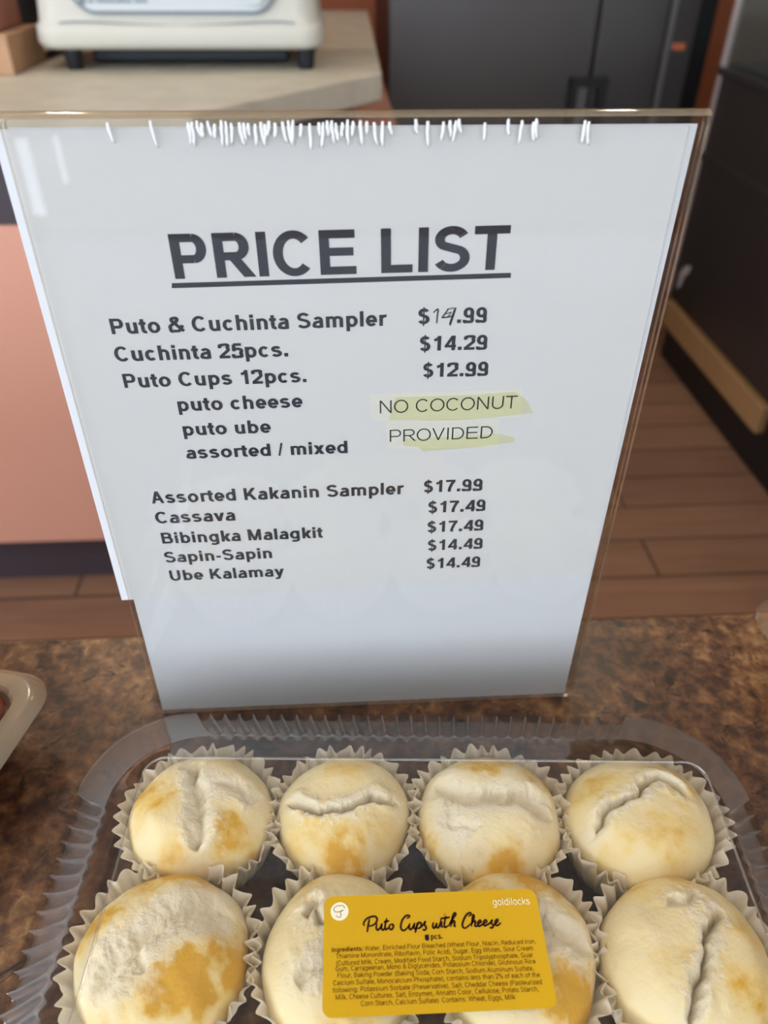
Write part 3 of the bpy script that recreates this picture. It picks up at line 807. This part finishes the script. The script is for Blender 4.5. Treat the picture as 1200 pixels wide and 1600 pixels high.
# ------------------------------------------------------------------ the clamshell of cakes
TR = R(-3.6)
TCX, TCY = .0125, -.148
tray = thing('clamshell_container', 'large clear fluted clamshell of cakes with yellow label', 'food container', (TCX, TCY, 0))
def tl(x, y, z):
    c, s = math.cos(TR), math.sin(TR)
    return Vector((TCX + c * x - s * y, TCY + s * x + c * y, z))
def ring(hx, hy, rc, ns=(30, 24), per=14, nc=40):
    """points round a rounded rectangle: (x, y, normal, flute phase or None)"""
    out = []
    sides = (((hx, -hy + rc), (hx, hy - rc), (1, 0), ns[1]), ((hx - rc, hy), (-hx + rc, hy), (0, 1), ns[0]), ((-hx, hy - rc), (-hx, -hy + rc), (-1, 0), ns[1]), ((-hx + rc, -hy), (hx - rc, -hy), (0, -1), ns[0]))
    cor = ((hx - rc, hy - rc, 0), (-hx + rc, hy - rc, 90), (-hx + rc, -hy + rc, 180), (hx - rc, -hy + rc, 270))
    for (a, b, n, k), (cx, cy, a0) in zip(sides, cor):
        m = k * per
        for i in range(m + 1):
            s = i / m
            out.append((a[0] + (b[0] - a[0]) * s, a[1] + (b[1] - a[1]) * s, n, s * k))
        for i in range(1, nc):
            al = R(a0 + 90 * i / nc)
            out.append((cx + rc * math.cos(al), cy + rc * math.sin(al), (math.cos(al), math.sin(al)), None))
    return out
OX, OY, ORC = .155, .1365, .046               # half size of the outer edge
BAND = 26
loops = []
z0, z1 = .007, .035
ins_x, ins_y = .026, .034
for j in range(BAND + 1):
    t_ = j / BAND
    rg = ring(OX, OY, ORC)
    ix, iy = ins_x * t_, ins_y * t_
    sx = (OX - ix) / OX; sy = (OY - iy) / OY
    lp = []
    for x, y, n, ph in rg:
        d = 0.0
        if ph is not None:
            f = abs(math.sin(math.pi * ph)); f = .25 * f + .75 * smooth(.06, .46, f)
            tu = .80 + .15 * abs(math.sin(math.pi * ph))
            e = smooth(0, .11, tu - t_)
            d = .0030 * f * e
        zz = z0 + (z1 - z0) * (t_ ** 1.15) - d * .75
        lp.append(tl(x * sx - n[0] * d * .9, y * sy - n[1] * d * .9, zz))
    loops.append(lp)
lid_b = loft(loops)
sk = obj('fluted_skirt', lid_b, M['flute'], tray, smooth=True)
# smooth shoulder up to the flat top
prof = [(0.0, .035, 0.0), (.10, .0358, 0), (.55, .0415, 0), (.90, .0462, 0), (.95, .0478, 0), (.975, .0487, 0), (1.0, .0490, 0), (1.025, .0487, 0), (1.05, .0483, 0), (1.12, .0483, 0)]
loops = []
TXH, TYH, TDX = .1160, .0815, .0035
for s_, z, _ in prof:
    hx = (OX - ins_x) + (TXH - (OX - ins_x)) * s_; hy = (OY - ins_y) + (TYH - (OY - ins_y)) * s_
    rc = max(.005, (ORC * .80) * (1 - s_) + .008 * s_)
    loops.append([tl(x + TDX * min(1, s_), y, z) for x, y, n, ph in ring(hx, hy, rc, (6, 5), 4, 10)])
lid = loft(loops)
bmesh.ops.holes_fill(lid, edges=[e for e in lid.edges if e.is_boundary and all(v.co.z > .0482 for v in e.verts) and all((v.co.xy - Vector((TCX, TCY))).length < 10 for v in e.verts)])
obj('lid', lid, M['lid'], tray, angle=35)
cl = [tl(x + TDX, y, .0487) for x, y, n, ph in ring(TXH, TYH, .008, (6, 5), 4, 10)]
cl = [p for i, p in enumerate(cl) if (p - cl[i - 1]).length > 1e-5]
obj('lid_crease', tube(cl + cl[:1], .00055, 8, cap=False), M['crease'], tray, smooth=True)
# base tub
loops = []
for hx, hy, rc, z in ((OX, OY, ORC, .0068), (OX - .006, OY - .006, .042, .0060), (OX - .012, OY - .012, .040, .0045), (OX - .016, OY - .016, .038, .0040)):
    loops.append([tl(x, y, z) for x, y, n, ph in ring(hx, hy, rc, (6, 5), 4, 10)])
bs = loft(loops, False, False)
bmesh.ops.holes_fill(bs, edges=[e for e in bs.edges if e.is_boundary and all(v.co.z < .0041 for v in e.verts)])
obj('base', bs, M['base'], tray, angle=35)

# yellow sticker on the lid
ZL = .0487
LC = [(-.0211, -.1215), (.0562, -.1227), (.0540, -.1612), (-.0216, -.1597)]
lx, ly = Vector((.9998, -.0145, 0)), Vector((.0145, .9998, 0))
o0 = Vector((.0172, -.1414, ZL - .00015))
bm = bmesh.new()
pts = rrect(0, 0, .0381, .0193, .0032, 8)
f = bm.faces.new([bm.verts.new(o0 + lx * a + ly * b) for a, b in pts])
r = bmesh.ops.extrude_face_region(bm, geom=[f])
bmesh.ops.translate(bm, verts=[v for v in r['geom'] if isinstance(v, bmesh.types.BMVert)], vec=(0, 0, .0002))
bmesh.ops.recalc_face_normals(bm, faces=bm.faces)
lab = obj('ingredients_label', bm, M['yellow'], tray, label='yellow ingredients sticker on the lid')
SCRIPT = [[(-4.77, -130.15), (-5.14, -131.65), (-5.48, -133.15), (-5.77, -134.63)], [(-6.58, -132.45), (-6.9, -131.56), (-5.59, -129.99), (-3.07, -129.4), (-2.09, -130.3), (-2.72, -131.79), (-4.12, -132.54), (-5.1, -132.53)], [(-2.24, -131.81), (-2.55, -133.31), (-2.05, -134.08), (-1.07, -133.28), (-0.44, -131.91)], [(-0.44, -131.91), (-0.73, -133.52), (-0.18, -134.15), (0.53, -133.48)], [(1.27, -130.21), (0.55, -133.1), (0.84, -134.09), (1.82, -133.43)], [(0.17, -131.49), (2.12, -131.21)], [(3.06, -132.37), (2.26, -132.7), (2.0, -133.67), (2.56, -134.19), (3.21, -133.73), (3.46, -132.88), (3.03, -132.36), (3.81, -133.01)], [(8.31, -130.75), (9.3, -130.26), (9.06, -129.71), (7.73, -130.06), (6.46, -131.72), (6.03, -133.78), (6.81, -134.76), (8.2, -134.01), (9.26, -132.55)], [(9.27, -132.44), (8.91, -133.93), (9.37, -134.52), (10.3, -133.74), (10.98, -132.34)], [(10.98, -132.34), (10.6, -133.91), (11.14, -134.39), (11.68, -133.71)], [(12.05, -132.21), (11.45, -134.07), (10.83, -135.72)], [(11.62, -133.51), (12.59, -132.36), (13.29, -132.85), (12.82, -134.03), (11.78, -134.35)], [(13.3, -133.98), (14.83, -132.02), (14.3, -132.98), (14.84, -134.26), (14.14, -135.04), (13.55, -134.6)], [(17.61, -132.52), (17.14, -133.89), (17.71, -134.49), (18.76, -132.77)], [(18.76, -132.77), (18.46, -134.12), (19.13, -134.38), (19.97, -132.91), (20.27, -131.71)], [(20.58, -132.41), (20.17, -133.91), (20.7, -134.39)], [(21.7, -129.98), (21.84, -130.22)], [(22.19, -130.58), (21.16, -133.85), (21.64, -134.44), (22.42, -133.92)], [(20.02, -131.46), (23.55, -131.16)], [(22.52, -134.3), (24.1, -132.11), (25.73, -130.28), (25.18, -129.9), (24.29, -131.54), (23.37, -134.46)], [(23.64, -133.6), (24.65, -132.44), (24.97, -133.03), (24.67, -134.15), (25.3, -134.41)], [(30.07, -131.17), (31.1, -130.65), (30.88, -129.98), (29.46, -130.67), (28.02, -132.7), (27.55, -134.38), (28.44, -135.11), (30.61, -133.72)], [(30.6, -133.79), (31.94, -131.96), (31.96, -130.81), (31.52, -131.56), (30.62, -134.74)], [(30.96, -133.74), (31.97, -132.84), (32.29, -133.32), (31.92, -134.44), (32.55, -134.7), (33.21, -134.01)], [(33.13, -134.01), (34.27, -133.31), (33.88, -132.76), (33.07, -133.63), (33.3, -134.74), (34.69, -134.17), (35.2, -133.97)], [(35.1, -134.04), (36.25, -133.34), (35.87, -132.75), (35.06, -133.58), (35.28, -134.69), (36.58, -134.2), (37.12, -133.85)], [(36.82, -134.44), (38.37, -132.77), (37.73, -133.73), (38.3, -134.78), (37.62, -135.58), (36.92, -135.27)], [(38.32, -134.9), (40.02, -133.55), (40.08, -132.79), (39.35, -133.32), (39.09, -134.33), (39.71, -134.86), (41.17, -133.99)]]
ING = [[(-18.05, -140.45), (52.0, -141.47)], [(-16.62, -142.57), (50.51, -143.59)], [(-16.64, -144.78), (50.05, -145.75)], [(-16.79, -146.55), (50.49, -147.79)], [(-16.17, -148.62), (49.45, -149.93)], [(-17.6, -150.8), (51.02, -151.98)], [(-17.75, -152.95), (51.25, -154.2)], [(-16.85, -155.07), (49.74, -156.22)], [(-8.67, -157.38), (41.57, -158.17)]]
EMB = [(-13.32, -126.12), (-13.98, -125.18), (-16.03, -125.13), (-17.23, -126.07), (-16.73, -127.1), (-15.37, -127.18), (-13.94, -126.75), (-14.86, -127.2), (-14.71, -128.54), (-15.39, -129.16), (-16.57, -128.44)]
UX, UY = Vector((1, 0, 0)), Vector((0, 1, 0))
OL = Vector((0, 0, ZL + .00012))
bm = bmesh.new()
for s_ in SCRIPT: stroke(bm, [(a * .001, b * .001) for a, b in s_], .00074, OL, UX, UY, .45)
obj('script_title', bm, M['brown_ink'], lab)
ING_T = ['Ingredients: Water, Enriched Flour Bleached (Wheat Flour, Niacin, Reduced Iron,', 'Thiamine Mononitrate, Riboflavin, Folic Acid), Sugar, Egg Whites, Sour Cream',
         '(Cultured Milk, Cream, Modified Food Starch, Sodium Tripolyphosphate, Guar', 'Gum, Carrageenan, Mono & Diglycerides, Potassium Chloride), Glutinous Rice',
         'Flour, Baking Powder (Baking Soda, Corn Starch, Sodium Aluminum Sulfate,', 'Calcium Sulfate, Monocalcium Phosphate), contains less than 2% of each of the',
         'following: Potassium Sorbate (Preservative), Salt, Cheddar Cheese (Pasteurized', 'Milk, Cheese Cultures, Salt, Enzymes, Annatto Color, Cellulose, Potato Starch,', 'Corn Starch, Calcium Sulfate). Contains: Wheat, Eggs, Milk']
bm = bmesh.new()
for k, (txt, (a, b)) in enumerate(zip(ING_T, ING)):
    a = Vector(a) * .001; b = Vector(b) * .001
    if k == 0:
        c = a + (b - a) * .152
        put_text(bm, 'Ingredients:', .15, .12, a, c, .00150, UX, UY, OL)
        put_text(bm, txt[13:], .088, .080, a + (b - a) * .162, b, .00150, UX, UY, OL)
    else: put_text(bm, txt, .088, .080, a, b, .00150, UX, UY, OL)
obj('ingredients_text', bm, M['small_ink'], lab)
bm = bmesh.new(); put_text(bm, 'pcs.', .15, .12, (.0161, -.1382), (.0202, -.1382), .0019, UX, UY, OL); obj('pieces_text', bm, M['brown_ink'], lab)
bm = bmesh.new(); bm.faces.new([bm.verts.new(OL + UX * x + UY * y) for x, y in ((.0143, -.1384), (.0150, -.1386), (.0155, -.1382), (.0155, -.1365), (.0141, -.1366), (.0140, -.1378))])
obj('marker_blot', bm, M['marker'], lab)
bm = bmesh.new(); put_text(bm, 'goldilocks', .085, .08, (.0395, -.1280), (.0527, -.1283), .0026, UX, UY, OL); obj('brand_lettering', bm, M['white_ink'], lab)
bm = bmesh.new(); bm.faces.new([bm.verts.new(OL + UX * (-.0152 + .0032 * math.cos(a * math.pi / 20)) + UY * (-.1270 + .0032 * math.sin(a * math.pi / 20))) for a in range(40)])
em = obj('round_emblem', bm, M['white_ink'], lab)
bm = bmesh.new(); stroke(bm, [(a * .001, b * .001) for a, b in EMB], .00032, OL + Vector((0, 0, .00008)), UX, UY, .2); obj('emblem_letter', bm, M['gold_ink'], lab)

# ------------------------------------------------------------------ steamed cakes
def fbm(x, y, z, sc, oct=4):
    return noise.fractal(Vector((x * sc, y * sc, z * sc)), 1.0, 2.0, oct)
def cake_mesh(seed, cx, cy, rx, ry, ztop, cracks, patches, blobs=()):
    bm = bmesh.new()
    NR, NA = 100, 210
    zb, zr = .0065, .0275
    lay = bm.loops.layers.float_color.new('crumb')
    rnd = random.Random(seed); ox = rnd.uniform(0, 50)
    vals = {}
    cr = [(catmull(pts, 6), dep, wid, lift) for pts, dep, wid, lift in cracks]
    def surf(u, w):
        r = math.hypot(u, w); rr = min(r, 1)
        z = (1 - rr ** 3.0) ** .60
        z += .05 * fbm(u + ox, w, seed, 1.7, 2) * (1 - rr ** 4)
        op = 0.0; add = 0.0
        ju = u + .06 * fbm(u, w, ox, 4.0, 3); jw = w + .06 * fbm(w, u, ox + 9, 4.0, 3)
        for pts, dep, wid, lift in cr:
            best = 9; sd = 1; tt = 0
            for k in range(len(pts) - 1):
                ax, ay = pts[k]; bx_, by_ = pts[k + 1]
                ex, ey = bx_ - ax, by_ - ay
                L2 = ex * ex + ey * ey + 1e-9
                s_ = min(1, max(0, ((ju - ax) * ex + (jw - ay) * ey) / L2))
                dx, dy = ju - ax - ex * s_, jw - ay - ey * s_
                d = math.hypot(dx, dy)
                if d < best: best = d; sd = 1 if ex * dy - ey * dx > 0 else -1; tt = (k + s_) / (len(pts) - 1)
            endf = smooth(0, .16, min(tt, 1 - tt) + .02)
            g = math.exp(-(best / wid) ** 2)
            add -= dep * g * endf + dep * (.9 if wid < .095 else .3) * math.exp(-(best / (wid * .33)) ** 2) * endf
            lip = math.exp(-((best - wid * 1.5) / (wid * 1.1)) ** 2)
            add += lift * lip * endf * (1 if sd > 0 else .45)
            nz = fbm(u, w, ox, 9, 3)
            op = max(op, smooth(wid * 2.6, wid * .7, best + .12 * nz) * (.35 + .65 * endf))
        for bu, bw, br, bh in blobs:
            add += bh * math.exp(-((u - bu) ** 2 + (w - bw) ** 2) / (br * br))
        add += op * (.085 * fbm(u, w, ox + 3, 4.2, 3) + .030 * fbm(u, w, ox + 8, 11, 4))
        add += (1 - op) * (.045 * fbm(u, w, ox + 5, 2.6, 4))
        yl = 0.0
        for pu, pw, pr, pa in patches:
            d = math.hypot(u - pu, w - pw) + .22 * fbm(u, w, ox + 21, 3.2, 4)
            yl = max(yl, 1.15 * pa * smooth(pr * 1.5, pr * .15, d))
        yl *= (1 - .85 * op)
        v = z + add * (1 - rr ** 6)
        if v > .82: v = .82 + .20 * math.tanh((v - .82) / .20)      # held down by the lid
        return v, op, yl
    rings = []
    for i in range(1, NR + 1):
        r = (i / NR) ** .85
        ring_ = []
        for k in range(NA):
            a = 2 * math.pi * k / NA
            u, w = r * math.cos(a), r * math.sin(a)
            z, op, yl = surf(u, w)
            lob = 1 + .05 * fbm(math.cos(a) + ox, math.sin(a), seed, 1.3, 2)
            vt = bm.verts.new((cx + rx * u * lob, cy + ry * w * lob, zr + (ztop - zr) * max(z, 0)))
            vals[vt] = (op, yl); ring_.append(vt)
        rings.append(ring_)
    z, op, yl = surf(0, 0)
    top = bm.verts.new((cx, cy, zr + (ztop - zr) * z)); vals[top] = (op, yl)
    for k in range(NA): bm.faces.new((top, rings[0][k], rings[0][(k + 1) % NA]))
    for s_, z in ((.985, .022), (.93, .014), (.84, zb)):
        ring_ = []
        for k in range(NA):
            a = 2 * math.pi * k / NA
            vt = bm.verts.new((cx + rx * s_ * math.cos(a), cy + ry * s_ * math.sin(a), z)); vals[vt] = (0, 0); ring_.append(vt)
        rings.append(ring_)
    for r0, r1 in zip(rings, rings[1:]):
        for k in range(NA): bm.faces.new((r0[k], r1[k], r1[(k + 1) % NA], r0[(k + 1) % NA]))
    bm.faces.new(rings[-1])
    for f in bm.faces:
        for lp in f.loops:
            a, b = vals[lp.vert]; lp[lay] = (a, b, 0, 1)
    bmesh.ops.recalc_face_normals(bm, faces=bm.faces)
    return bm

def liner_mesh(seed, cx, cy, rx, ry):
    rnd = random.Random(seed * 7 + 1)
    NP = 34; K = 10; n = NP * K
    amps = [rnd.uniform(.6, 1.35) for _ in range(NP)]; tops = [rnd.uniform(-.0016, .0016) for _ in range(NP)]; ph = [rnd.uniform(-.25, .25) for _ in range(NP)]
    lv = [(.0052, .78, .0), (.0060, .84, .25), (.012, .91, .45), (.018, .97, .6), (.0235, 1.005, .75), (.0280, 1.045, .95), (.0315, 1.09, 1.15), (.0345, 1.13, 1.35)]
    loops = []
    for z, s_, am in lv:
        lp = []
        for i in range(n):
            a = 2 * math.pi * i / n
            k = i / K; j = int(k) % NP
            w0 = k - int(k)
            wgt = w0 * w0 * (3 - 2 * w0)
            av = amps[j] * (1 - wgt) + amps[(j + 1) % NP] * wgt
            tv = tops[j] * (1 - wgt) + tops[(j + 1) % NP] * wgt
            pv = ph[j] * (1 - wgt) + ph[(j + 1) % NP] * wgt
            d = .00135 * am * av * math.sin(2 * math.pi * (k + pv * am))
            ev = 1 + .03 * am * noise.noise(Vector((math.cos(a) * 1.5, math.sin(a) * 1.5, seed)))
            zz = z + tv * max(0, (z - .02) / .0125)
            lp.append((cx + (rx * s_ * ev + d) * math.cos(a), cy + (ry * s_ * ev + d) * math.sin(a), zz))
        loops.append(lp)
    bm = loft(loops, True, False)
    return bm

CAKES = [
    ('domed white cake torn by an upright crack, back left corner of the container', -.0722, -.0815, .0288, .0262, .0465,
     [([(-.12, .62), (-.06, .25), (.02, -.1), (.08, -.45), (.05, -.8)], .26, .12, .10), ([(.02, -.05), (.25, .18), (.55, .10), (.78, -.05)], .12, .11, .08)],
     [(-.58, .05, .42, .75), (.45, -.55, .36, .85), (.3, .75, .4, .5), (-.3, -.75, .3, .6)], [(.25, .45, .3, .10), (-.4, -.3, .3, .08)]),
    ('white cake split by one level crack like a mouth, second in the back row', -.0135, -.0850, .0268, .0255, .0465,
     [([(-.85, .12), (-.55, -.10), (-.30, -.24), (.05, -.17), (.40, -.05), (.86, -.08)], .24, .075, .15)],
     [(0, -.85, .42, .9), (-.5, -.42, .36, .65), (.1, .65, .5, .5), (.55, -.5, .35, .4)], [(0, .3, .5, .06)]),
    ('cake with a wide ragged white hollow, third in the back row', .0471, -.0890, .0288, .0270, .0465,
     [([(-.75, .42), (-.35, .08), (.1, .02), (.45, -.02), (.86, -.28)], .28, .17, .10), ([(-.6, .1), (-.55, -.25), (-.3, -.5)], .10, .16, .05)],
     [(.05, .68, .40, .9), (.72, .38, .34, .85), (.0, -.86, .34, 1.0), (-.88, -.3, .3, .8), (.75, -.55, .25, .5)], [(-.12, -.22, .15, .16), (.22, -.22, .17, .18), (-.5, .45, .25, .12)]),
    ('cake with a stepped slanting crack, back right corner of the container', .1090, -.0935, .0300, .0270, .0465,
     [([(-.80, -.42), (-.55, -.12), (-.30, .02), (-.08, .10), (.12, .32), (.38, .30), (.60, .02)], .20, .08, .13)],
     [(-.55, .30, .35, .65), (.62, .40, .28, .9), (.15, -.5, .40, .6), (.5, -.1, .25, .5), (-.5, -.6, .2, .5)], [(-.05, -.25, .45, .08)]),
    ('large golden cake with a broad white tear, left of the yellow label', -.0800, -.1365, .0298, .0290, .0465,
     [([(-.62, -.55), (-.30, -.12), (.10, .18), (.45, .34), (.86, .36)], .22, .20, .08), ([(-.2, -.1), (-.05, -.35)], .08, .1, .05)],
     [(-.1, .88, .42, 1.1), (.55, .75, .36, 1.3), (-.72, .30, .36, .95), (.30, -.42, .42, 1.4), (.80, -.10, .34, 1.1), (-.5, -.85, .36, .9)], [(.2, -.1, .3, .10)]),
    ('pale cake mostly under the left end of the yellow label', -.0155, -.1400, .0278, .0285, .0455,
     [([(-.45, .30), (-.30, .45), (-.15, .20), (.2, .25)], .14, .09, .08), ([(-.5, -.35), (-.1, -.2), (.4, -.35)], .14, .12, .08)],
     [(-.4, .75, .3, .5), (.2, -.8, .4, .6)], []),
    ('golden cake with white torn middle at the right end of the yellow label', .0480, -.1425, .0285, .0290, .0455,
     [([(-.2, .2), (.2, .10), (.55, .05), (.9, -.12)], .18, .17, .08), ([(.3, .1), (.45, .45)], .1, .1, .05)],
     [(.45, .68, .40, 1.3), (.82, .30, .28, 1.0), (.55, -.55, .42, 1.3), (-.4, .6, .3, .8)], []),
    ('pale cake with a long slanting crack, right of the yellow label', .1085, -.1480, .0296, .0290, .0465,
     [([(-.35, -.85), (-.12, -.42), (.10, -.08), (.30, .26), (.50, .34)], .26, .08, .12), ([(-.15, .55), (.1, .45), (.25, .6)], .08, .07, .06)],
     [(.66, .20, .36, .6), (.55, -.55, .45, .7), (-.3, .75, .30, .5), (.2, .8, .3, .6), (-.35, -.2, .2, .4)], [(.45, -.2, .35, .10)]),
]
for i, (lbl, cx, cy, rx, ry, zt, cr, pa, bl) in enumerate(CAKES):
    cy += .0052; rx *= 1.04; ry *= 1.05
    t = thing('steamed_cake', lbl, 'cake', (cx, cy, .0045), 'cakes in the clamshell')
    obj('cake', cake_mesh(i + 1, cx, cy, rx, ry, zt, cr, pa, bl), M['cake'], t, smooth=True)
    obj('paper_cup', liner_mesh(i + 1, cx, cy, rx * .99, ry * .99), M['liner'], t, smooth=True)

# ------------------------------------------------------------------ neighbouring containers, cut by the frame
def small_container(name, label, cx, cy, hx, hy, rc, rot, zf, food):
    t = thing(name, label, 'food container', (cx, cy, 0))
    def q(x, y, z): return Vector((cx + math.cos(rot) * x - math.sin(rot) * y, cy + math.sin(rot) * x + math.cos(rot) * y, z))
    def lp(d, z, r=None): return [q(x, y, z) for x, y in rrect(0, 0, hx - d, hy - d, max(.004, (r or rc) - d * .5), 10)]
    obj('tub', loft([lp(.022, .001), lp(.018, .003), lp(.0145, zf - .006), lp(.013, zf - .003)], True, False), M['base'], t, angle=40)
    obj('rim', loft([lp(.013, zf - .003), lp(.0115, zf - .0005), lp(.006, zf), lp(.0045, zf), lp(.0035, zf - .0005), lp(.0, zf - .0035), lp(-.0006, zf - .0045)]), M['frost' if food else 'acrylic_edge'], t, angle=50)
    obj('lid', loft([lp(.012, zf), lp(.015, zf + .006), lp(.020, zf + .010), lp(.026, zf + .011)], False, True), M['lid'], t, angle=50)
    if food:
        tt = bmesh.new()
        tt.free()
        tag(obj('dessert', loft([lp(.027, .004), lp(.022, .010), lp(.0148, zf - .004), lp(.0165, zf + .004), lp(.024, zf + .0075)], True, True), M['dessert'], smooth=True),
            'reddish brown dessert inside the clear container at left', 'dessert')
LR = R(-14)
small_container('dessert_container', 'cloudy rimmed clear container of red dessert at left', -.2285, -.0570, .060, .075, .018, LR, .034, True)
small_container('dessert_container', 'clear container whose corner just shows at the right edge', .2775, .0000, .062, .05, .024, R(8), .030, False)
